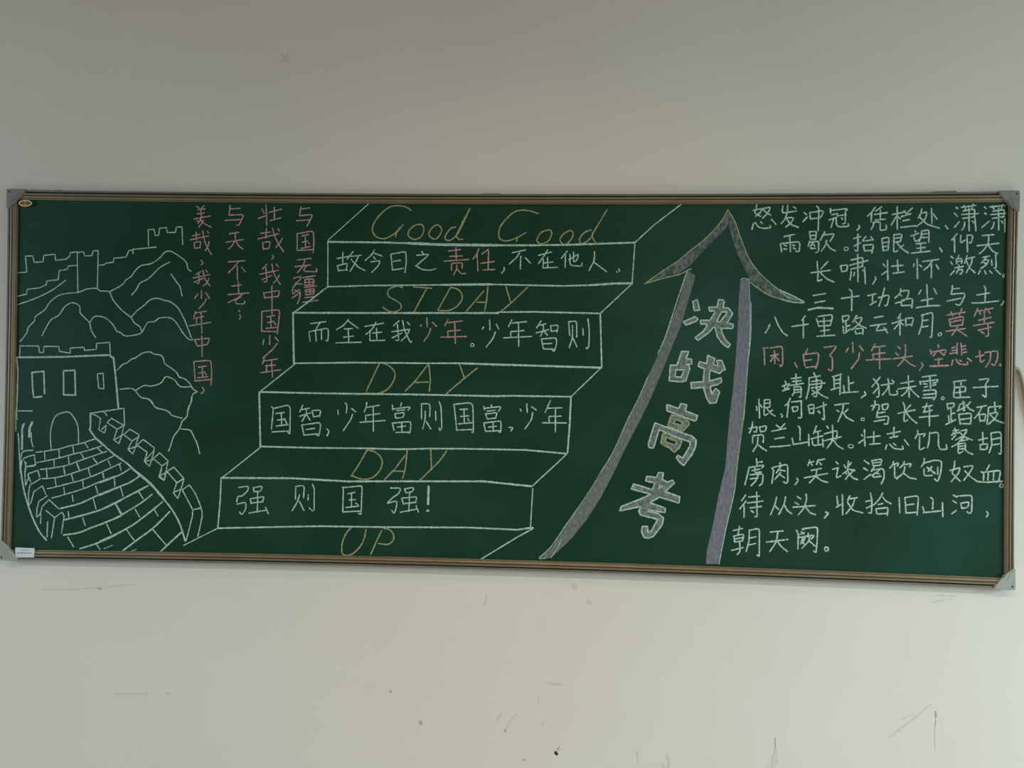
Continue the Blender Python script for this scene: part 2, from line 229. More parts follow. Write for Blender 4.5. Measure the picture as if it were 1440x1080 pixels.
w|志|1212,-141 1251,-132;1232,-120 1231,-149;1220,-152 1244,-147;1211,-174 1207,-188;1219,-171 1232,-185 1261,-187 1258,-177;1231,-169 1238,-175;1263,-157 1276,-174
w|饥|1302,-128 1303,-138 1295,-152;1302,-141 1327,-137 1320,-146;1308,-146 1308,-189 1323,-180;1338,-134 1336,-163 1332,-180;1338,-136 1364,-132 1364,-171 1369,-185 1390,-184 1387,-170
w|餐|1411,-119 1416,-130;1406,-127 1423,-124;1409,-133 1403,-141;1409,-136 1427,-132;1414,-141 1404,-153;1431,-127 1450,-122 1439,-141 1415,-155;1425,-130 1442,-146 1464,-154;1431,-152 1420,-167 1404,-176;1428,-158 1451,-153;1423,-167 1422,-197 1437,-189;1423,-167 1445,-163 1443,-181;1423,-175 1442,-172;1423,-182 1443,-181;1443,-183 1451,-192 1465,-197;1438,-146 1431,-155
w|胡|1482,-154 1508,-147;1494,-131 1496,-165;1487,-168 1488,-182;1487,-168 1509,-164 1507,-182 1488,-182;1518,-134 1522,-165 1514,-192;1519,-132 1548,-127 1549,-197 1542,-193;1522,-151 1545,-146;1522,-168 1544,-164
w|虏|820,-224 822,-242;822,-236 838,-233;798,-252 794,-275 786,-305;798,-252 845,-243 837,-252;807,-261 831,-256;816,-253 816,-268 836,-265;802,-274 842,-270 839,-301 830,-307;802,-287 826,-283;826,-274 820,-292 805,-308
w|肉|867,-252 873,-258 868,-299;870,-250 915,-239 916,-293 911,-299 903,-293;891,-235 894,-245;894,-247 881,-267;890,-257 907,-260;894,-265 877,-286;891,-271 906,-281
w|，|943,-282 948,-288 938,-301
w|笑|981,-225 976,-242;979,-234 993,-229;986,-237 989,-241;1007,-223 1002,-238;1005,-226 1026,-221;1011,-232 1016,-238;986,-257 1016,-250;966,-280 1035,-265;1003,-253 1000,-275 981,-295;1001,-275 1018,-288 1036,-292
w|谈|1060,-229 1066,-235;1050,-252 1068,-247;1066,-249 1061,-279 1075,-271;1084,-238 1090,-247;1106,-230 1096,-244;1097,-226 1096,-253 1081,-265;1096,-250 1117,-254;1089,-259 1092,-266;1114,-252 1103,-265;1097,-257 1099,-268 1089,-282;1100,-265 1111,-277 1126,-282
w|待|789,-337 777,-355;791,-355 772,-380;785,-369 785,-405;798,-343 831,-339;822,-327 824,-357;795,-361 842,-354;803,-376 837,-371;823,-359 825,-404 818,-402;806,-384 814,-390
w|从|883,-341 878,-364 865,-396;878,-367 890,-379;910,-340 906,-363 890,-394;906,-363 915,-381 929,-391
w|头|946,-338 956,-345;939,-356 949,-362;933,-371 1000,-364;971,-330 974,-343 967,-371 949,-394;970,-368 984,-387 1001,-392
w|，|*6.4 1031,-383 1040,-387 1028,-401
w|收|1064,-334 1068,-361;1062,-368 1082,-356;1081,-329 1082,-390;1103,-331 1096,-349;1097,-342 1125,-337;1118,-340 1112,-361 1092,-387;1096,-352 1112,-376 1142,-383
w|朝|753,-447 781,-440;772,-433 768,-458;755,-464 758,-482;755,-464 786,-456 782,-478;758,-473 782,-468;759,-482 782,-478;749,-508 784,-498;773,-483 775,-509 766,-521;802,-444 801,-481 793,-510;801,-445 832,-438 833,-526 826,-520;803,-469 822,-464;802,-490 821,-485
w|天|865,-449 904,-444;854,-480 918,-470;888,-447 885,-476 865,-508;887,-477 899,-493 918,-507
w|阙|944,-441 950,-453 949,-498;962,-436 965,-440;963,-436 1008,-429 1007,-466 1004,-509 997,-503;955,-453 968,-448;959,-445 965,-452;953,-463 976,-458;961,-462 965,-473;965,-461 957,-483;971,-461 965,-477;980,-449 979,-461;977,-458 999,-454 989,-467;985,-461 980,-476 961,-496;983,-473 1000,-488;959,-477 968,-482
w|。|*5.5 1032,-490 1029,-497 1034,-503 1041,-500 1040,-492 1032,-490
w|渴|1145,-223 1159,-233;1143,-246 1155,-253;1164,-265 1145,-280;1167,-223 1172,-239;1167,-223 1198,-217 1193,-236;1170,-230 1192,-227;1172,-239 1193,-236;1174,-242 1166,-256;1171,-251 1203,-246 1205,-274 1196,-293;1190,-251 1168,-269;1177,-260 1190,-263;1171,-266 1172,-274 1195,-270
w|饮|1232,-224 1229,-235 1221,-244;1229,-235 1248,-227 1243,-238;1235,-238 1236,-277 1247,-269;1264,-224 1260,-234 1251,-243;1262,-233 1286,-229 1279,-240;1266,-240 1262,-258 1242,-277;1263,-260 1280,-273 1299,-276
w|匈|1323,-213 1322,-227 1314,-239;1322,-227 1355,-217 1375,-220 1372,-256 1363,-284 1354,-274;1322,-245 1323,-266 1347,-264;1363,-239 1363,-260;*6.3 1332,-240 1355,-258;*6.3 1345,-238 1335,-252
w|奴|1413,-219 1411,-243 1404,-254 1430,-280;1398,-248 1430,-238 1425,-255 1404,-281;1440,-236 1469,-231 1459,-251 1440,-277;1443,-248 1460,-266 1481,-280
w|血|1515,-229 1507,-244;1491,-250 1499,-254 1498,-275;1499,-251 1549,-244 1543,-276;1512,-253 1511,-274;1528,-251 1527,-273;*5.4 1481,-280 1510,-281 1553,-277
w|。|1549,-285 1545,-292 1551,-297 1557,-292 1555,-286 1549,-285
w|拾|1151,-348 1170,-343;1164,-322 1169,-342 1168,-385 1159,-381;1153,-368 1172,-358;1201,-321 1190,-341 1175,-358;1200,-332 1210,-345 1226,-353;1188,-356 1201,-353;1181,-370 1184,-385;1181,-370 1218,-364 1215,-389;1186,-385 1215,-383
w|旧|1250,-334 1252,-380;1267,-333 1271,-381;1267,-333 1307,-326 1304,-385;1272,-356 1294,-352;1272,-380 1304,-377
w|山|1343,-331 1351,-337 1349,-366;1320,-360 1325,-378;1322,-378 1351,-374 1374,-371;1378,-346 1380,-389
w|河|1410,-322 1420,-328;1409,-340 1419,-346;1419,-369 1406,-379;1422,-325 1465,-321 1465,-370 1459,-378 1451,-372;1432,-347 1435,-359;1434,-346 1457,-342 1453,-359 1435,-362
w|，|1508,-369 1514,-377 1508,-386
w|battlement_drawing|-1552,331 -1523,333 -1529,385 -1504,386 -1499,365 -1469,367 -1467,388 -1430,392 -1427,372 -1392,376 -1380,386 -1378,397 -1355,400;-1554,254 -1522,262 -1521,277 -1480,282 -1457,292 -1455,305 -1417,309 -1414,339 -1387,343 -1384,354 -1355,356;~-1552,227 -1492,248 -1437,275 -1391,308;-1355,400 -1350,267;-1353,398 -1335,401 -1329,387 -1306,388 -1301,404 -1285,404 -1285,279;-1281,357 -1263,359 -1260,364 -1234,367 -1232,380 -1192,384 -1182,406 -1170,407 -1168,395;-1170,409 -1093,417;-1118,421 -1120,473 -1101,475 -1096,454 -1085,456 -1082,478 -1060,480 -1056,464 -1029,465 -1027,482 -1008,483 -1005,426
w|mountain_drawing|~-1246,271 -1215,287 -1198,299 -1190,311 -1173,322 -1159,342 -1140,357 -1108,364 -1079,383 -1064,400 -1045,404 -1020,391 -993,370 -986,348 -975,340;~-1170,262 -1155,280 -1143,301 -1117,314 -1093,338 -1078,352 -1047,369;~-1041,330 -1023,305 -1011,289 -1004,261;~-1541,107 -1519,135 -1515,152 -1495,174 -1490,190 -1461,210 -1442,237 -1407,261 -1350,269 -1318,280 -1289,282 -1274,274 -1246,271 -1231,244 -1203,213 -1171,189 -1161,173 -1143,161 -1135,147;~-1467,128 -1455,152 -1438,179 -1413,194 -1392,223 -1367,235 -1344,224 -1341,203 -1326,187 -1309,170 -1303,147 -1288,123;~-1309,170 -1292,191 -1257,187 -1229,163 -1219,146 -1204,139 -1187,129 -1148,135 -1133,144 -1116,173 -1094,177 -1075,189 -1041,189 -1021,174 -998,141 -978,121 -964,121;~-1171,189 -1152,211 -1127,230 -1110,246 -1086,252 -1061,245 -1042,241 -1017,222 -999,193 -986,165 -971,127;~-1213,19 -1196,37 -1183,42 -1165,56 -1155,58 -1132,74 -1108,79 -1092,72 -1071,69 -1062,59 -1056,42 -1039,30 -1018,15 -1007,-1 -992,-5 -976,-17 -966,-32 -958,-41 -948,-47 -960,-53 -965,-63 -969,-83 -979,-114;~-1203,-43 -1179,-40 -1161,-41 -1151,-48 -1134,-67 -1108,-73 -1097,-81 -1084,-100 -1057,-106 -1036,-115;~-1150,-45 -1124,-30 -1101,-31 -1077,-25 -1064,-16 -1054,-1 -1041,-2 -1023,-10 -1012,-24 -999,-32 -968,-31;~-1128,-71 -1111,-72 -1097,-84 -1086,-97 -1072,-103 -1050,-108 -1038,-116 -1027,-125 -996,-132;~-965,-68 -968,-84 -976,-98 -980,-125 -996,-144 -1004,-166 -1023,-193 -1033,-225 -1039,-239;~-999,-167 -971,-170 -961,-181 -954,-196 -945,-213 -936,-245
w|watchtower_drawing|-1541,57 -1541,93 -1478,93 -1475,72 -1461,73 -1460,92 -1410,93 -1408,77 -1371,71 -1372,88 -1326,91 -1324,81 -1284,85 -1285,104 -1241,108 -1237,62;*6.5 -1554,55 -1397,59 -1243,67 -1227,58 -1219,2 -1207,-106;*6.2 -1552,56 -1547,15 -1547,-49 -1549,-121 -1547,-147;-1557,-119 -1495,-118;*5.7 -1459,11 -1499,7 -1495,-48 -1492,-74 -1464,-71;*5.7 -1459,11 -1455,-61;*5.7 -1357,16 -1393,14 -1391,-64 -1351,-64 -1355,16;-1260,8 -1280,6 -1274,-41 -1257,-42 -1260,8;~-1429,-241 -1432,-210 -1432,-181 -1424,-147 -1412,-130 -1389,-121 -1370,-121 -1356,-136 -1343,-159 -1339,-186 -1338,-219
w|rampart_drawing|-1551,-123 -1549,-185;*6.7 -1522,-160 -1528,-174 -1527,-243;*8.1 -1495,-155 -1503,-173 -1504,-202;-1497,-189 -1496,-216 -1490,-234;~-1542,-192 -1538,-223 -1536,-257 -1531,-320;~-1489,-245 -1522,-250 -1530,-268 -1530,-302;~-1485,-260 -1516,-270 -1526,-281 -1528,-297;-1485,-263 -1481,-292 -1511,-299 -1516,-319;-1518,-281 -1512,-298;*6.2 -1300,-122 -1299,-166 -1302,-175 -1282,-201 -1219,-253 -1174,-282 -1146,-306 -1098,-345;-1300,-122 -1264,-116 -1189,-104 -1186,-159;-1297,-122 -1279,-130 -1266,-138 -1271,-175 -1251,-185 -1246,-159 -1261,-173;-1262,-115 -1251,-120 -1245,-129;-1230,-137 -1188,-159 -1194,-191 -1203,-218 -1221,-207 -1210,-172 -1244,-151 -1230,-137;-1210,-172 -1188,-159;-1220,-207 -1187,-187;-1168,-171 -1137,-188 -1141,-203 -1156,-251 -1173,-236 -1160,-209 -1188,-189 -1168,-171;-1160,-209 -1137,-194;-1173,-236 -1144,-226;-1123,-203 -1086,-229 -1087,-243 -1100,-289 -1118,-274 -1109,-244;-1109,-244 -1143,-222 -1123,-203;-1118,-273 -1086,-237;-1118,-274 -1089,-268;-1068,-245 -1039,-271 -1046,-304 -1051,-331 -1068,-320 -1059,-287 -1088,-264 -1068,-245;-1059,-287 -1039,-273;-1068,-320 -1041,-305;-1020,-290 -987,-325 -988,-337;-1009,-341 -1042,-304 -1020,-290;-1009,-341 -987,-325;~*5.8 -1533,-285 -1527,-328 -1519,-371 -1503,-423 -1482,-474 -1461,-511 -1439,-535;-1512,-285 -1516,-314 -1513,-361 -1503,-333 -1505,-322 -1472,-310 -1466,-331;-1512,-299 -1486,-297 -1480,-293 -1480,-284;-1505,-325 -1496,-348;-1463,-336 -1472,-343 -1498,-358 -1502,-385 -1501,-426 -1493,-414 -1484,-379 -1456,-360 -1444,-387;-1439,-392 -1466,-410 -1473,-434 -1473,-462 -1462,-453 -1455,-427 -1433,-404 -1400,-433;-1459,-453 -1460,-482;-1443,-439 -1413,-462 -1388,-443 -1381,-457 -1389,-512;-1413,-462 -1418,-498 -1422,-527;-1436,-476 -1437,-525;~*8.0 -1154,-300 -1115,-329 -1086,-355 -1052,-392;~*6.1 -1052,-392 -1024,-426 -998,-469 -978,-525;*5.6 -1061,-298 -1068,-322 -1051,-333 -1044,-303;-1042,-306 -1009,-339 -1020,-372 -1005,-391 -986,-329;-1009,-339 -986,-327 -1013,-297;-1018,-370 -995,-360;~-968,-346 -948,-373 -929,-416 -924,-440 -928,-467 -937,-510;-968,-346 -991,-362 -955,-425 -929,-419;-955,-425 -956,-446 -975,-525
w|paving_drawing|~-1480,-252 -1447,-247 -1405,-240 -1368,-229 -1336,-222 -1308,-213 -1282,-204;~-1475,-285 -1446,-279 -1404,-269 -1354,-255 -1308,-243 -1261,-227;~-1464,-307 -1432,-303 -1376,-292 -1344,-280 -1298,-263 -1243,-244;-1451,-250 -1449,-275;-1403,-242 -1401,-267;-1357,-226 -1353,-255;-1316,-219 -1306,-234;-1419,-275 -1418,-296;-1371,-263 -1368,-287;-1330,-250 -1317,-271;-1273,-235 -1259,-247;-1444,-304 -1442,-318;-1387,-295 -1381,-316;-1342,-284 -1333,-304;-1288,-266 -1272,-286;-1303,-301 -1299,-315;-1238,-273 -1230,-289;-1200,-286 -1194,-304;-1256,-314 -1251,-329;-1216,-332 -1214,-345;~-1457,-337 -1417,-333 -1381,-325 -1337,-310 -1293,-294 -1260,-278 -1237,-267 -1218,-257;~-1440,-369 -1410,-362 -1366,-350 -1321,-337 -1277,-320 -1242,-303 -1195,-281;~-1424,-399 -1383,-387 -1321,-367 -1277,-348 -1233,-330 -1195,-317 -1165,-298;~*5.7 -1395,-432 -1349,-420 -1320,-410 -1276,-389 -1232,-370 -1194,-355;~*5.7 -1383,-469 -1334,-456 -1290,-443 -1246,-427 -1193,-401;~*5.7 -1382,-517 -1333,-509 -1289,-491 -1230,-468 -1192,-451;~*5.7 -1326,-560 -1273,-542 -1229,-523 -1191,-502;-1444,-303 -1441,-331;-1386,-296 -1381,-324;-1342,-287 -1332,-308;-1414,-334 -1410,-360;-1359,-322 -1353,-342;-1304,-302 -1295,-326;-1254,-314 -1252,-331;-1384,-364 -1381,-385;-1321,-341 -1319,-361;-1278,-356 -1270,-380;-1216,-333 -1214,-356;-1355,-388 -1352,-408;-1285,-397 -1275,-430;-1212,-411 -1193,-444;-1368,-441 -1365,-460;-1319,-460 -1310,-485;-1239,-479 -1223,-508;-1368,-523 -1347,-555;-1270,-546 -1259,-561;~-1265,-346 -1209,-324 -1168,-300;~*5.7 -1264,-386 -1223,-368 -1187,-352 -1162,-341 -1134,-322;~*5.7 -1263,-435 -1208,-407 -1153,-378 -1103,-351;~*5.7 -1262,-481 -1207,-457 -1152,-424 -1124,-406 -1090,-379;~*5.7 -1261,-535 -1206,-509 -1151,-478 -1096,-436 -1055,-402;~*5.7 -1185,-564 -1136,-526 -1081,-484 -1031,-433;*6.1 -1059,-563 -1038,-542 -991,-498;-1087,-490 -1041,-540;-1256,-314 -1251,-330;-1216,-332 -1214,-355;-1195,-359 -1186,-387;-1135,-371 -1119,-394;-1211,-411 -1190,-443;-1145,-428 -1130,-453;-1082,-428 -1069,-448;-1237,-479 -1224,-508;-1171,-496 -1147,-528;*2.6 -1247,-558 -1218,-546;*2.6 -1155,-562 -1138,-557
w|staircase_drawing|*6.9 -531,437 -510,437;*6.4 -531,437 -350,436 -271,434;*9.1 -271,434 -169,430 11,429;*6.3 11,429 145,430 234,432 439,440;*3.2 -531,442 -403,558;439,440 444,445 498,496 580,560;*4.1 -531,437 -529,294;439,440 432,312;*5.0 -529,294 -394,299 -167,303;*7.7 -167,303 -9,306;*5.4 -9,306 214,303 302,306;*7.1 302,306 380,312 432,313;*5.0 -529,294 -637,210;*4.0 432,312 337,220;*6.5 -640,210 -392,212 15,216;*5.4 15,219 126,221 335,218;*6.5 -640,210 -634,46;*5.3 335,218 342,49;*5.5 -635,49 -435,54 -208,55 -72,57 17,53;*6.7 -95,56 340,49;-634,44 -737,-39;342,51 248,-43;*6.0 -741,-44 -594,-45 -433,-45 -229,-44 19,-45 64,-43 248,-43;*6.0 -745,-44 -738,-218;*5.8 248,-43 245,-136 240,-216;*5.6 -740,-218 -568,-219 -396,-217 -294,-218 -203,-214 -90,-212 111,-212 238,-221;-738,-221 -797,-269 -859,-319;238,-221 211,-248 131,-325;*6.5 -864,-321 -635,-317 -451,-323 -337,-320 -21,-313 128,-325;*5.1 -864,-321 -866,-396 -872,-482;133,-332 128,-454;*5.6 -872,-482 -678,-473 -540,-467 -357,-465 -64,-459 86,-462 135,-454;*3.7 -872,-482 -983,-540;*4.4 137,-456 89,-484 -29,-559
"""
ARROW = {'left_barb': [(723, 543), (708, 515), (683, 482), (651, 449), (612, 418), (569, 382), (518, 347), (478, 315), (529, 334), (576, 346), (609, 370), (630, 392), (655, 421), (687, 455), (716, 484), (727, 503)], 'right_barb': [(723, 543), (745, 506), (763, 455), (793, 386), (833, 337), (881, 299), (927, 277), (963, 257), (920, 259), (859, 278), (819, 302), (794, 323), (779, 356), (757, 400), (742, 440), (727, 492)], 'left_shaft': [(602, 355), (584, 295), (578, 262), (538, 151), (519, 100), (487, 27), (455, -49), (423, -115), (382, -211), (344, -276), (286, -373), (239, -442), (193, -512), (157, -548), (194, -547), (257, -484), (304, -423), (346, -354), (383, -280), (412, -215), (462, -115), (495, -44), (526, 34), (554, 107), (585, 185), (606, 262), (627, 338)], 'right_shaft': [(764, 328), (760, 268), (758, 176), (752, 66), (745, -24), (736, -105), (726, -255), (706, -345), (692, -426), (673, -517), (672, -552), (711, -551), (730, -446), (750, -353), (763, -254), (780, -105), (784, -43), (789, 49), (794, 159), (793, 269), (790, 328)]}
ARROW_LINES = [('y', '~*4.0 723,543 708,515 683,482 651,449 612,418'), ('y', '~*3.5 612,418 569,382 518,347 471,312'), ('y', '~*4.0 471,312 529,330 577,342 602,355 613,359'), ('y', '~*4.0 723,543 745,506 763,455 793,386 833,337 881,297'), ('w', '*5.0 881,297 927,277 963,257 920,259 888,268'), ('w', '*3.0 884,293 906,275 938,266'), ('y', '~*4.0 920,259 859,277 819,300 794,320'), ('w', '~*3.2 602,355 577,278 538,151 515,96'), ('w', '~*2.6 487,27 455,-49 423,-115 382,-211 344,-276'), ('y', '~*2.6 344,-276 317,-323 286,-373'), ('w', '~*2.6 286,-373 239,-442 193,-512 157,-548 178,-548'), ('w', '*2.6 194,-546 216,-510 226,-487'), ('w', '~*2.6 790,328 793,269 795,159 789,49 784,-43 780,-105'), ('w', '~*2.6 797,258 798,159 793,93'), ('y', '~*4.0 784,-43 776,-126 763,-236 757,-313'), ('w', '~*3.0 757,-313 750,-353 730,-446 711,-551'), ('w', '*2.6 764,328 774,332 790,328')]
BLOCK = [('决', [[(620, 258), (633, 264), (641, 232), (625, 230)], [(592, 195), (627, 211), (635, 205), (632, 198), (600, 185)], [(699, 265), (712, 264), (716, 258), (712, 240), (728, 239), (742, 222), (725, 192), (745, 189), (742, 176), (707, 177), (711, 159), (721, 141), (736, 127), (729, 117), (712, 129), (696, 151), (689, 180), (682, 178), (670, 163), (654, 151), (638, 138), (628, 146), (654, 167), (665, 185), (663, 189), (645, 189), (643, 200), (673, 200), (687, 224), (687, 230), (672, 229), (668, 241), (694, 241)]], [[(708, 227), (727, 227), (704, 196), (693, 197)]]), ('战', [[(588, 103), (609, 103), (601, 81), (618, 79), (619, 64), (599, 63), (611, 59), (613, 49), (601, 11), (585, 9), (551, 12), (554, 60), (574, 59)], [(668, 92), (689, 82), (685, 65), (697, 59), (699, 66), (695, 72), (697, 77), (711, 76), (722, 48), (714, 47), (705, 37), (676, 46), (673, 30), (674, 12), (709, 23), (711, 10), (698, 2), (676, -4), (681, -29), (693, -10), (705, -20), (695, -54), (676, -56), (667, -41), (656, -7), (619, -11), (618, 7), (655, 10), (658, 50), (639, 58), (643, 72), (665, 66)]], [[(571, 46), (597, 46), (587, 23), (568, 24)]]), ('高', [[(545, -63), (582, -74), (588, -58), (606, -63), (601, -81), (639, -95), (635, -110), (629, -111), (588, -97), (545, -81)], [(559, -95), (594, -101), (614, -117), (612, -125), (595, -143), (583, -142), (548, -128)], [(509, -120), (565, -140), (623, -159), (636, -171), (634, -192), (624, -214), (599, -250), (586, -240), (576, -226), (581, -219), (596, -227), (616, -192), (619, -177), (565, -159), (522, -140), (512, -174), (505, -198), (491, -196), (490, -185), (504, -135)], [(533, -154), (544, -151), (585, -168), (592, -176), (585, -195), (569, -210), (557, -197), (528, -184)]], [[(573, -108), (594, -115), (590, -126), (564, -120)], [(544, -163), (579, -177), (571, -187), (542, -179)]]), ('考', [[(523, -274), (537, -274), (534, -295), (550, -303), (565, -296), (572, -304), (543, -332), (588, -347), (586, -366), (526, -349), (497, -367), (504, -370), (545, -384), (543, -397), (493, -390), (491, -395), (522, -400), (539, -413), (536, -434), (510, -470), (494, -478), (481, -475), (473, -458), (475, -442), (491, -441), (492, -462), (505, -452), (522, -418), (469, -406), (464, -395), (468, -380), (404, -395), (410, -381), (468, -357), (500, -341), (439, -326), (447, -311), (504, -327), (512, -306), (483, -300), (487, -286), (516, -289)]], [[(527, -313), (535, -317), (523, -324)]])]
MARKS = [(0, 5.8, [(-308, -984), (-307, -989)]), (0, 8.3, [(-211, -1079), (-207, -1085)]), (2, 9.2, [(217, -1157), (221, -1162)]), (0, 2.8, [(221, -1157), (228, -1139)]), (0, 4.6, [(117, -1183), (121, -1185)]), (1, 4.6, [(161, -979), (163, -1008)]), (1, 4.1, [(175, -1061), (175, -1079)]), (1, 2.8, [(60, -1095), (75, -1061), (97, -1040)]), (0, 4.6, [(57, -1092), (60, -1099)]), (1, 5.8, [(471, -1142), (473, -1173)]), (1, 9.2, [(548, -1178), (555, -1191)]), (1, 5.8, [(563, -1147), (570, -1173), (568, -1191)]), (0, 3.4, [(892, -1085), (894, -1124)]), (1, 11.5, [(893, -1124), (889, -1151), (885, -1177)]), (1, 6.9, [(895, -1122), (900, -1159)]), (1, 3.7, [(872, -1169), (868, -1178)]), (1, 5.8, [(1238, -1066), (1287, -1025), (1322, -996), (1356, -964)]), (1, 3.2, [(1272, -1013), (1307, -992)]), (0, 5.5, [(1372, -985), (1373, -998)]), (0, 2.3, [(1373, -998), (1371, -1035)]), (1, 2.3, [(1371, -1035), (1372, -1104)]), (1, 2.8, [(-1457, -699), (-1350, -696), (-1266, -686), (-1148, -673)]), (0, 4.6, [(-1271, -689), (-1261, -691)]), (1, 13.8, [(264, -635), (273, -637)]), (1, 13.8, [(312, -683), (318, -687)]), (1, 3.7, [(-6, -675), (-14, -706)]), (1, 3.2, [(-1212, -1027), (-1105, -1023)]), (1, 6.9, [(-1108, -1025), (-1101, -1029)]), (1, 6.9, [(-1037, -1018), (-1030, -1022)]), (1, 5.8, [(-697, 1043), (-676, 1020)]), (1, 5.8, [(-674, 1043), (-697, 1018)]), (1, 4.6, [(1373, -630), (1430, -631)]), (1, 5.5, [(1360, -652), (1415, -640)]), (1, 5.8, [(34, -1062), (45, -1039)]), (1, 6.9, [(189, -940), (233, -945)])]
CABLE = [(1566, 48), (1588, 65), (1599, 63), (1607, 50), (1614, 25), (1620, -3), (1629, -46), (1653, -154)]

# ---------------------------------------------------------------- materials
def new_mat(name):
    m = bpy.data.materials.new(name)
    m.use_nodes = True
    nt = m.node_tree
    return m, nt, nt.nodes['Principled BSDF']


def noise_mix(nt, c1, c2, scale, lo=0.35, hi=0.65, detail=4, stretch=(1, 1, 1)):
    N, L = nt.nodes, nt.links
    tc = N.new('ShaderNodeTexCoord')
    mp = N.new('ShaderNodeMapping')
    mp.inputs['Scale'].default_value = stretch
    nz = N.new('ShaderNodeTexNoise')
    nz.inputs['Scale'].default_value = scale
    nz.inputs['Detail'].default_value = detail
    mr = N.new('ShaderNodeMapRange')
    mr.inputs['From Min'].default_value = lo
    mr.inputs['From Max'].default_value = hi
    mx = N.new('ShaderNodeMix')
    mx.data_type = 'RGBA'
    mx.inputs['A'].default_value = (*c1, 1)
    mx.inputs['B'].default_value = (*c2, 1)
    L.new(tc.outputs['Object'], mp.inputs['Vector'])
    L.new(mp.outputs['Vector'], nz.inputs['Vector'])
    L.new(nz.outputs['Fac'], mr.inputs['Value'])
    L.new(mr.outputs['Result'], mx.inputs['Factor'])
    return mx.outputs['Result'], nz.outputs['Fac']


def bump(nt, bsdf, height, strength, dist):
    b = nt.nodes.new('ShaderNodeBump')
    b.inputs['Strength'].default_value = strength
    b.inputs['Distance'].default_value = dist
    nt.links.new(height, b.inputs['Height'])
    nt.links.new(b.outputs['Normal'], bsdf.inputs['Normal'])


def simple(name, c1, c2=None, scale=40, rough=0.6, metal=0.0, lo=0.35, hi=0.65, stretch=(1, 1, 1)):
    m, nt, b = new_mat(name)
    b.inputs['Roughness'].default_value = rough
    b.inputs['Metallic'].default_value = metal
    if c2 is None:
        c2 = tuple(v * 0.85 for v in c1)
    c, f = noise_mix(nt, c1, c2, scale, lo, hi, stretch=stretch)
    nt.links.new(c, b.inputs['Base Color'])
    return m


BOARD = (0.0052, 0.042, 0.0205)

# painted plaster wall
M_WALL, nt, b = new_mat('painted_plaster')
c, f = noise_mix(nt, (0.76, 0.72, 0.645), (0.725, 0.685, 0.61), 1.3, 0.3, 0.7, 5)
nt.links.new(c, b.inputs['Base Color'])
b.inputs['Roughness'].default_value = 0.75
nz = nt.nodes.new('ShaderNodeTexNoise')
nz.inputs['Scale'].default_value = 22
nz.inputs['Detail'].default_value = 6
bump(nt, b, nz.outputs['Fac'], 0.12, 0.004)

# green enamel writing surface with faint wiped chalk dust and painted-in brightening at right
M_BOARD, nt, b = new_mat('green_writing_surface')
c, f = noise_mix(nt, BOARD, (0.011, 0.056, 0.036), 2.6, 0.42, 0.72, 6, (1, 1, 1.6))
N, L = nt.nodes, nt.links
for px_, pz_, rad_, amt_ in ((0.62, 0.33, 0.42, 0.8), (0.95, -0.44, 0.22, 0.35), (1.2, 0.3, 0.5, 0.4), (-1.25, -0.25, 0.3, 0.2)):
    # wiped chalk dust; towards the right it also paints in window sheen
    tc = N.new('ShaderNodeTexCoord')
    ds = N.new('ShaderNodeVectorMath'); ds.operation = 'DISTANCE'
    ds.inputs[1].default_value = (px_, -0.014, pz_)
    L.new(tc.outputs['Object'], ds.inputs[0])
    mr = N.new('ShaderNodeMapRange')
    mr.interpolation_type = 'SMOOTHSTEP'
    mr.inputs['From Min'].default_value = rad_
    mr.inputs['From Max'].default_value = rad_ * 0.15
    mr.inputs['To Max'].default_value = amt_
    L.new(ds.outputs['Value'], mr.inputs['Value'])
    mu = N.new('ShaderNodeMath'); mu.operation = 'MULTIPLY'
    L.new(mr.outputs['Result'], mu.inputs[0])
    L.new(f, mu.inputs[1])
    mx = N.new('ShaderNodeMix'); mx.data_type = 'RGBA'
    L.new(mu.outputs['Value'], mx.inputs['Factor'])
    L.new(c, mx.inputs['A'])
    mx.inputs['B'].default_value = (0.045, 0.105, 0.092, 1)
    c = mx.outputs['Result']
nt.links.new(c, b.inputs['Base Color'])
b.inputs['Roughness'].default_value = 0.45
b.inputs['Specular IOR Level'].default_value = 0.22

M_METAL = simple('champagne_aluminium', (0.265, 0.205, 0.12), (0.22, 0.17, 0.10), 9, 0.42, 0.4)
M_LIP = simple('grey_aluminium_lip', (0.20, 0.20, 0.18), None, 12, 0.5, 0.4)
M_GROOVE = simple('dark_frame_groove', (0.035, 0.028, 0.018), None, 20, 0.7)
M_CAP = simple('grey_plastic', (0.235, 0.235, 0.215), (0.20, 0.20, 0.185), 30, 0.5)
M_SCREW = simple('dark_screw', (0.03, 0.03, 0.03), None, 30, 0.5, 0.6)
M_GOLD = simple('gold_badge_rim', (0.95, 0.76, 0.40), (0.85, 0.66, 0.32), 60, 0.4, 0.0)
M_CAPL = simple('pale_grey_plastic', (0.36, 0.39, 0.35), (0.31, 0.34, 0.30), 30, 0.5)
M_BADGE = simple('dark_badge_field', (0.10, 0.06, 0.01), None, 60, 0.5)
M_RED = simple('orange_badge_mark', (0.55, 0.25, 0.10), None, 60, 0.5)
M_PAPER = simple('white_paper', (0.72, 0.76, 0.80), None, 60, 0.8)
M_INK = simple('grey_ink', (0.16, 0.15, 0.20), None, 60, 0.8)
M_TAPE = simple('olive_tape', (0.20, 0.17, 0.08), None, 60, 0.6)
M_CABLE = simple('beige_cable', (0.46, 0.42, 0.30), None, 30, 0.55)
M_DARKMARK = simple('dark_scuff', (0.34, 0.33, 0.30), (0.45, 0.44, 0.40), 80, 0.9)
M_FAINT = simple('faint_scuff', (0.67, 0.64, 0.575), (0.62, 0.59, 0.53), 40, 0.9)
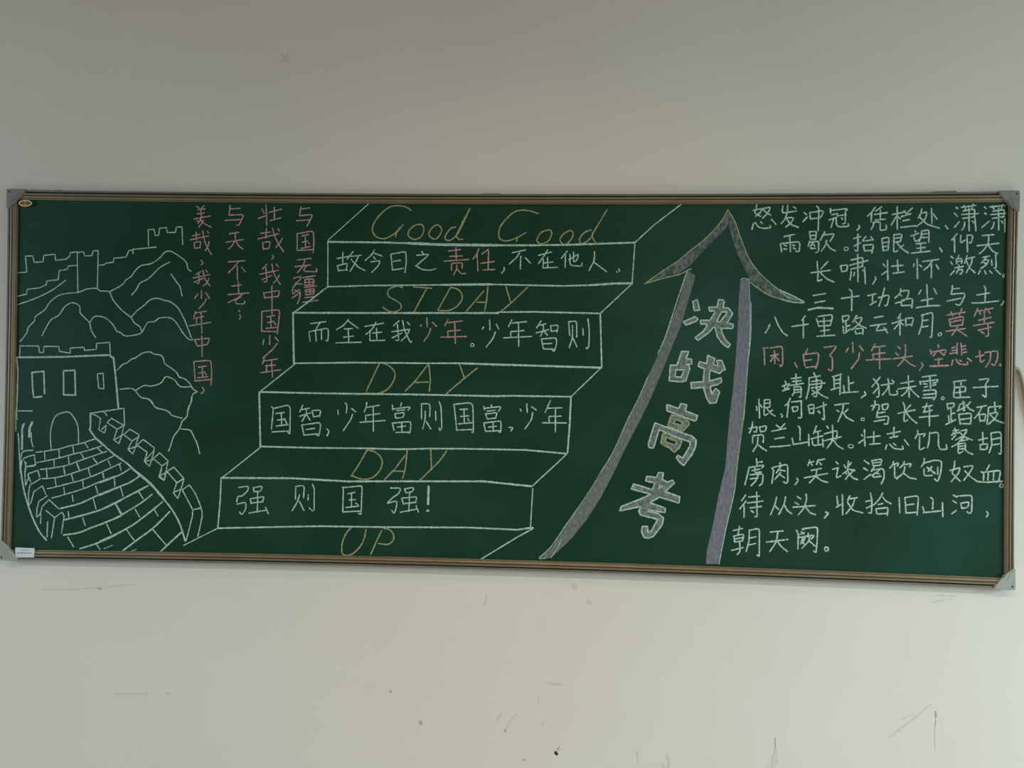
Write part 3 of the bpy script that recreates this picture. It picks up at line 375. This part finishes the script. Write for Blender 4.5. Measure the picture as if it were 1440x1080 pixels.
M_BLACK = simple('black_speck', (0.03, 0.03, 0.03), None, 40, 0.9)
M_FLOOR = simple('grey_terrazzo_floor', (0.42, 0.41, 0.38), (0.34, 0.33, 0.31), 60, 0.5)


def chalk(name, col, cover=(0.45, 0.95), scale=260, stretch=(1, 1, 1)):
    """Chalk rubbed on the board: grain decides how much of the board shows between the particles."""
    m, nt, b = new_mat(name)
    b.inputs['Roughness'].default_value = 1.0
    b.inputs['Specular IOR Level'].default_value = 0.0
    lo = tuple(BOARD[i] + (col[i] - BOARD[i]) * cover[0] for i in range(3))
    hi = tuple(BOARD[i] + (col[i] - BOARD[i]) * cover[1] for i in range(3))
    c, f = noise_mix(nt, lo, hi, scale, 0.38, 0.60, 5, stretch)
    nt.links.new(c, b.inputs['Base Color'])
    return m


CHALK_MAT = {
    'w': chalk('white_chalk', (0.60, 0.80, 0.70)),
    'p': chalk('pink_chalk', (0.66, 0.40, 0.40)),
    'y': chalk('yellow_chalk', (0.48, 0.45, 0.24)),
    'v': chalk('lime_yellow_chalk', (0.46, 0.52, 0.27)),
}
M_FILL = chalk('lavender_chalk_shading', (0.225, 0.23, 0.275), (0.62, 0.98), 60, (4, 1, 1.0))
M_FILLG = chalk('grey_chalk_band_shading', (0.20, 0.215, 0.21), (0.60, 0.98), 60, (3, 1, 1.3))
M_BARB = chalk('thin_lavender_chalk_shading', (0.185, 0.20, 0.20), (0.35, 0.95), 45, (2.2, 1, 1.6))
M_FILL2 = chalk('grey_chalk_shading', (0.235, 0.265, 0.255), (0.45, 0.95), 110)


# ---------------------------------------------------------------- helpers
def obj(name, verts, faces, mats, parent=None, slots=None, smooth=False):
    me = bpy.data.meshes.new(name)
    me.from_pydata(verts, [], faces)
    if not isinstance(mats, (list, tuple)):
        mats = [mats]
    for m in mats:
        me.materials.append(m)
    if slots:
        for p, s in zip(me.polygons, slots):
            p.material_index = s
    if smooth:
        for p in me.polygons:
            p.use_smooth = True
    me.update()
    o = bpy.data.objects.new(name, me)
    COL.objects.link(o)
    if parent:
        o.parent = parent
    return o


def catmull(pts, n=6):
    if len(pts) < 3:
        return pts
    P = [pts[0]] + list(pts) + [pts[-1]]
    if pts[0] == pts[-1]:
        P[0], P[-1] = pts[-2], pts[1]
    out = []
    for i in range(1, len(P) - 2):
        a, b, c, d = P[i - 1], P[i], P[i + 1], P[i + 2]
        for k in range(n):
            t = k / n
            out.append(tuple(0.5 * (2 * b[j] + (c[j] - a[j]) * t + (2 * a[j] - 5 * b[j] + 4 * c[j] - d[j]) * t * t
                                    + (3 * b[j] - a[j] - 3 * c[j] + d[j]) * t ** 3) for j in (0, 1)))
    out.append(tuple(pts[-1]))
    return out


def corner_round(pts):
    """soften the bends a little, as a hand does"""
    if len(pts) < 3:
        return pts
    out = [pts[0]]
    for i in range(1, len(pts) - 1):
        a, b, c = map(Vector, (pts[i - 1], pts[i], pts[i + 1]))
        r1 = min(0.28, 9 / max((b - a).length, 0.1))
        r2 = min(0.28, 9 / max((c - b).length, 0.1))
        p, q = b.lerp(a, r1), b.lerp(c, r2)
        mid = (p + q) * 0.25 + b * 0.5
        out += [tuple(p), tuple(mid), tuple(q)]
    out.append(pts[-1])
    return out


def ribbon(V, Fc, pts, w, lift=0.0006, y=-0.0141, step=5.0, rough=0.16):
    """one chalk stroke: a low ridge, rough edged, from points in board millimetres"""
    P = [Vector(pts[0])]
    for a, b in zip(pts, pts[1:]):
        a, b = Vector(a), Vector(b)
        n = max(1, int((b - a).length / step))
        for k in range(1, n + 1):
            P.append(a.lerp(b, k / n))
    Q = [P[0]]
    for p in P[1:]:
        if (p - Q[-1]).length > 0.3:
            Q.append(p)
    P = Q
    if len(P) == 1:
        P.append(P[0] + Vector((1.5, -1.5)))
    n = len(P)
    d0 = (P[0] - P[1]).normalized()
    d1 = (P[-1] - P[-2]).normalized()
    P = [P[0] + d0 * w * 0.42] + P + [P[-1] + d1 * w * 0.42]
    base = len(V)
    n = len(P)
    for i, p in enumerate(P):
        t = (P[min(i + 1, n - 1)] - P[max(i - 1, 0)])
        t = t.normalized() if t.length > 1e-6 else Vector((1, 0))
        nr = Vector((-t.y, t.x))
        hw = w / 2 * (1 + random.uniform(-rough, rough))
        if i in (0, n - 1):
            hw *= 0.55
        a = p + nr * hw * (1 + random.uniform(-rough, rough) * 0.5)
        c = p - nr * hw * (1 + random.uniform(-rough, rough) * 0.5)
        V.append((a.x / 1000, y, a.y / 1000))
        V.append((p.x / 1000, y - lift, p.y / 1000))
        V.append((c.x / 1000, y, c.y / 1000))
    for i in range(n - 1):
        k = base + 3 * i
        Fc.append((k, k + 3, k + 4, k + 1))
        Fc.append((k + 1, k + 4, k + 5, k + 2))


def parse(strokes, wdef, sharp=False):
    V, Fc = [], []
    for s in strokes.split(';'):
        s = s.strip()
        if not s:
            continue
        sm = s.startswith('~')
        s = s.lstrip('~')
        toks = s.split()
        w = wdef
        if toks[0].startswith('*'):
            w = float(toks.pop(0)[1:]) * 0.88
        pts = [tuple(float(v) for v in t.split(',')) for t in toks]
        pts = catmull(pts) if sm else pts if sharp else corner_round(pts)
        ribbon(V, Fc, pts, w)
    return V, Fc


def prism(poly, y0, y1, inset=0.0):
    """flat shape in board millimetres, from depth y0 to y1 (metres, y1 nearer the viewer), edge eased by inset"""
    cx = sum(p[0] for p in poly) / len(poly)
    cz = sum(p[1] for p in poly) / len(poly)
    n = len(poly)
    V = [(x / 1000, y0, z / 1000) for x, z in poly]
    ym = y1 + (0.0012 if inset else 0)
    V += [(x / 1000, ym, z / 1000) for x, z in poly]
    Fc = [(i, (i + 1) % n, n + (i + 1) % n, n + i) for i in range(n)]
    top = n
    if inset:
        for x, z in poly:
            d = Vector((cx - x, cz - z))
            d = d.normalized() * inset
            V.append(((x + d.x) / 1000, y1, (z + d.y) / 1000))
        Fc += [(n + i, n + (i + 1) % n, 2 * n + (i + 1) % n, 2 * n + i) for i in range(n)]
        top = 2 * n
    for tri in tessellate_polygon([[Vector((x, z, 0)) for x, z in poly]]):
        Fc.append(tuple(top + k for k in tri))
    return V, Fc


def fill_mesh(loops_list, y):
    V, Fc = [], []
    for loops in loops_list:
        flat = [p for l in loops for p in l]
        base = len(V)
        V += [(x / 1000, y, z / 1000) for x, z in flat]
        for tri in tessellate_polygon([[Vector((x, z, 0)) for x, z in l] for l in loops]):
            Fc.append(tuple(base + k for k in tri))
    return V, Fc


def inside(p, poly):
    r = False
    for (x1, y1), (x2, y2) in zip(poly, poly[1:] + poly[:1]):
        if (y1 > p[1]) != (y2 > p[1]) and p[0] < (x2 - x1) * (p[1] - y1) / (y2 - y1) + x1:
            r = not r
    return r


# ---------------------------------------------------------------- the room
wall = obj('wall_back', [(-5, 0, 0), (5, 0, 0), (5, 0, 3.6), (-5, 0, 3.6),
                         (-5, 0.2, 0), (5, 0.2, 0), (5, 0.2, 3.6), (-5, 0.2, 3.6)],
           [(0, 1, 2, 3), (5, 4, 7, 6), (4, 0, 3, 7), (1, 5, 6, 2), (3, 2, 6, 7), (4, 5, 1, 0)], M_WALL)
wall['kind'] = 'structure'
floor = obj('floor', [(-5, -6, 0), (5, -6, 0), (5, 0, 0), (-5, 0, 0), (-5, -6, -0.1), (5, -6, -0.1), (5, 0, -0.1), (-5, 0, -0.1)],
            [(0, 1, 2, 3), (7, 6, 5, 4), (4, 5, 1, 0), (5, 6, 2, 1), (6, 7, 3, 2), (7, 4, 0, 3)], M_FLOOR)
floor['kind'] = 'structure'

ZC = 1.55          # height of the board's centre
HW, HH = 1588.3, 600.0

# ---------------------------------------------------------------- the blackboard
board = bpy.data.objects.new('blackboard', None)
COL.objects.link(board)
board.location = (0, 0, ZC)
board['label'] = 'wide dark green chalkboard covered in chalk writing and drawings, hung on the wall'
board['category'] = 'blackboard'


def warp(x, z):
    """bend frame and surface slightly inwards along each side, imitating pincushion lens distortion"""
    k = (1 - (z / HH) ** 2)
    j = (1 - (x / HW) ** 2)
    return x * (1 - 0.0027 * k), z * (1 - (0.0185 if z > 0 else 0.0215) * j)


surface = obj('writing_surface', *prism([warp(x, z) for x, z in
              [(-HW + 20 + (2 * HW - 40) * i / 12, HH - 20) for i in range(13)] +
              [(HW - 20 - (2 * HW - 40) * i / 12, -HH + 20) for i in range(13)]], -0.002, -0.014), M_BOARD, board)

PROFILE = [(0, 1), (0, 20.5), (0.8, 22), (5.5, 22), (6.5, 20.5), (6.8, 14), (9.6, 14), (9.9, 21), (11, 23.4), (13, 24),
           (16.5, 23.2), (17.0, 18.0), (18.8, 18.0), (19.2, 21.6), (21, 22), (25, 20.5), (27.6, 17.6), (28.4, 19.6),
           (30.8, 19), (31.0, 13.5)]
PSLOT = [1, 1, 1, 1, 2, 2, 2, 0, 0, 0, 0, 2, 0, 0, 0, 0, 0, 0, 0]


def rail(side):
    V, Fc, sl = [], [], []
    n = 24
    for i in range(n + 1):
        t = -1 + 2 * i / n
        for u, h in PROFILE:
            u = u * (0.88 if side == 'r' else 1.0)
            if side in 'tb':
                x = t * (HW - u)
                z = (HH - u) * (1 if side == 't' else -1)
                xw, zw = warp(x, math.copysign(HH, z))
                zw -= math.copysign(u, z)
            else:
                z = t * (HH - u)
                x = (HW - u) * (1 if side == 'r' else -1)
                xw, zw = warp(math.copysign(HW, x), z)
                xw -= math.copysign(u, x)
            V.append((xw / 1000, -h / 1000, zw / 1000))
    m = len(PROFILE)
    for i in range(n):
        for j in range(m - 1):
            a = i * m + j
            f = (a, a + 1, a + m + 1, a + m)
            Fc.append(f)
            sl.append(PSLOT[j])
    return obj('frame_rail', V, Fc, [M_METAL, M_LIP, M_GROOVE], board, sl)


for s in 'tblr':
    rail(s)

# moulded plastic corner caps with a curved ridge and a screw
CAP = [(-1, 1), (14, 2), (60, 1), (60, -7), (48, -20), (40, -30), (33, -33), (30, -40), (21, -49), (8, -60), (-1, -61), (-2, -14)]
for sx, sz in ((-1, 1), (1, 1), (1, -1), (-1, -1)):
    pl = [(sx * (HW - u), sz * (HH + v)) for u, v in CAP]
    cap = obj('corner_cap', *prism(pl, -0.001, -0.0262, 2.5), M_CAP if sz > 0 else M_CAPL, board)
    cap['label'] = 'grey plastic corner cap'
    V, Fc = [], []
    arc = [(52 * math.cos(a) ** 0.9 + 3, -52 * math.sin(a) ** 0.9 - 3) for a in [math.radians(8 + 74 * k / 12) for k in range(13)]]
    arc = [(4 + (48 - 40 * math.sin(math.pi * k / 12) * 0.62) * math.cos(math.radians(90 * k / 12)) + 3,
            -4 - (48 - 40 * math.sin(math.pi * k / 12) * 0.62) * math.sin(math.radians(90 * k / 12)) - 3) for k in range(13)]
    ribbon(V, Fc, [(sx * (HW - u), sz * (HH + v)) for u, v in arc], 5, 0.0016, -0.0261, 5, 0)
    obj('ridge', V, Fc, M_CAP if sz > 0 else M_CAPL, cap)
    cx, cz = sx * (HW - 8), sz * (HH - 8)
    ring = [(cx + 3.4 * math.cos(2 * math.pi * k / 12), cz + 3.4 * math.sin(2 * math.pi * k / 12)) for k in range(12)]
    obj('screw', *prism(ring, -0.020, -0.0268, 0.8), M_SCREW, cap)

# maker's oval badge in the top left corner of the surface
bx, bz = -1528, 556


def oval(rx, rz, n=28):
    return [(bx + rx * math.cos(2 * math.pi * k / n), bz + rz * math.sin(2 * math.pi * k / n)) for k in range(n)]


badge = obj('maker_badge', *prism(oval(22, 10), -0.013, -0.0215, 1.0), M_BADGE, board)
badge['label'] = 'small oval gold badge with a dark field'
V, Fc = [], []
ov = oval(20.5, 8.8)
ribbon(V, Fc, ov + [ov[0]], 3.6, 0.0012, -0.0215, 5, 0.05)
obj('badge_rim', V, Fc, M_GOLD, badge)
V, Fc = [], []
for st in ([(bx, bz + 5), (bx, bz - 5)], [(bx - 8, bz), (bx + 8, bz)], [(bx - 4, bz + 4), (bx + 4, bz + 4)],
           [(bx - 4, bz - 4), (bx + 4, bz - 4)]):
    ribbon(V, Fc, st, 2.6, 0.0008, -0.0215, 4, 0.1)
obj('badge_mark', V, Fc, M_RED, badge)

# white paper sticker on the bottom rail by the left corner
st = obj('paper_sticker', *prism([(-1536, -560), (-1474, -561), (-1473, -590), (-1534, -592)], -0.0195, -0.0246), M_PAPER, board)
st['label'] = 'small white paper sticker'
V, Fc = [], []
ribbon(V, Fc, [(-1528, -578), (-1518, -576), (-1500, -577), (-1482, -576)], 2.6, 0.0001, -0.0247, 4, 0.3)
ribbon(V, Fc, [(-1524, -568), (-1484, -568)], 1.0, 0.0001, -0.0247, 4, 0.3)
obj('printed_line', V, Fc, M_INK, st)

# scraps of tape and clips standing on the top rail
for x0, x1, h in ((1318, 1408, 5.5), (-60, 20, 3), (-1436, -1405, 3)):
    z0 = warp(x0, HH)[1] - 1
    z1 = warp(x1, HH)[1] - 1
    t = obj('mounting_clip', *prism([(x0, z0), (x0 + (x1 - x0) * .3, z0 + h * .8), (x1 - 4, z1 + h), (x1, z1)], -0.004, -0.021, 0.6),
            M_TAPE, board)
    t['label'] = 'thin olive clip on the top rail'

# ---------------------------------------------------------------- chalk writing and drawings
LETTERS = 'GodSTDAYUP'
MARKS_P = '，。、；！．'
COLNAME = {'w': 'white', 'p': 'pink', 'y': 'yellow', 'v': 'pale yellow'}
for line in CHALK.strip().split('\n'):
    col, ch, body = line.split('|')
    if len(ch) > 1:
        name, w = ch, 3.6
        V, Fc = parse(body, w, True)
        o = obj('chalk_' + name, V, Fc, CHALK_MAT[col], board)
        continue
    first = body.split(';')[0].lstrip('~').split()
    x0 = float([t for t in first if ',' in t][0].split(',')[0])
    w = 4.4 if x0 > 730 else 3.9
    if col == 'y':
        w = 4.1
    if ch == '。':
        w = 3.0
    V, Fc = parse(body, w)
    name = 'chalk_letter' if ch in LETTERS else 'chalk_punctuation' if ch in MARKS_P else 'chalk_character'
    o = obj(name, V, Fc, CHALK_MAT[col], board)
    if name != 'chalk_punctuation':
        o['label'] = '%s chalk %s %s' % (COLNAME[col], 'letter' if name == 'chalk_letter' else 'character', ch)

# the big arrow: shaded bands with chalk outlines
loops = [[ARROW[k]] for k in ('left_barb', 'right_barb')]
arrow = obj('chalk_arrow', *fill_mesh(loops, -0.0142), M_BARB, board)
arrow['label'] = 'tall upward arrow shaded in lavender chalk'
for k in ('left_shaft', 'right_shaft'):
    obj('arrow_shaft', *fill_mesh([[ARROW[k]]], -0.01425), M_FILLG if k == 'left_shaft' else M_FILL, arrow)
for c in 'vw':
    for cc, s in ARROW_LINES:
        if cc == c.replace('v', 'y'):
            o = obj('arrow_outline', *parse(s, 4), CHALK_MAT[c], arrow)
            o['label'] = COLNAME[c] + ' chalk outline stroke'

for ch, outs, holes in BLOCK:
    loops = [[o] + [h for h in holes if inside(h[0], o)] for o in outs]
    bc = obj('block_character', *fill_mesh(loops, -0.0142), M_FILL2, board)
    bc['label'] = 'large outlined chalk character %s' % ch
    for lp in outs + holes:
        V, Fc = [], []
        ribbon(V, Fc, lp + [lp[0]], 4.8)
        yellow = ch == '高' and lp in (outs[1], outs[3], *holes)
        ol = obj('character_outline', V, Fc, CHALK_MAT['v' if yellow else 'w'], bc)
        if yellow:
            ol['label'] = 'pale yellow chalk outline'

# ---------------------------------------------------------------- marks on the wall below and above the board
for tone, w, pts in MARKS:
    V, Fc = [], []
    ribbon(V, Fc, [(x, z) for x, z in pts], w, 0.0003, -0.0003, 5, 0.3)
    V = [(x, y, z + ZC) for x, y, z in V]
    obj('scuff_mark', V, Fc, (M_DARKMARK, M_FAINT, M_BLACK)[tone], wall)

# ---------------------------------------------------------------- cable coming out from behind the board
cu = catmull([tuple(p) for p in CABLE + [(1700, -500), (1715, -900), (1715, -1540)]], 6)
V, Fc = [], []
for i, p in enumerate(cu):
    p = Vector(p)
    t = (Vector(cu[min(i + 1, len(cu) - 1)]) - Vector(cu[max(i - 1, 0)])).normalized()
    nr = Vector((-t.y, t.x))
    for k in range(10):
        a = 2 * math.pi * k / 10
        q = p + nr * 5.5 * math.cos(a)
        V.append((q.x / 1000, -0.0062 - 0.0055 * math.sin(a), q.y / 1000 + ZC))
for i in range(len(cu) - 1):
    for k in range(10):
        a = i * 10 + k
        b_ = i * 10 + (k + 1) % 10
        Fc.append((a, b_, b_ + 10, a + 10))
cable = obj('wall_cable', V, Fc, M_CABLE, None, None, True)
cable['label'] = 'beige cable curving out from behind the right edge of the blackboard'
cable['category'] = 'cable'
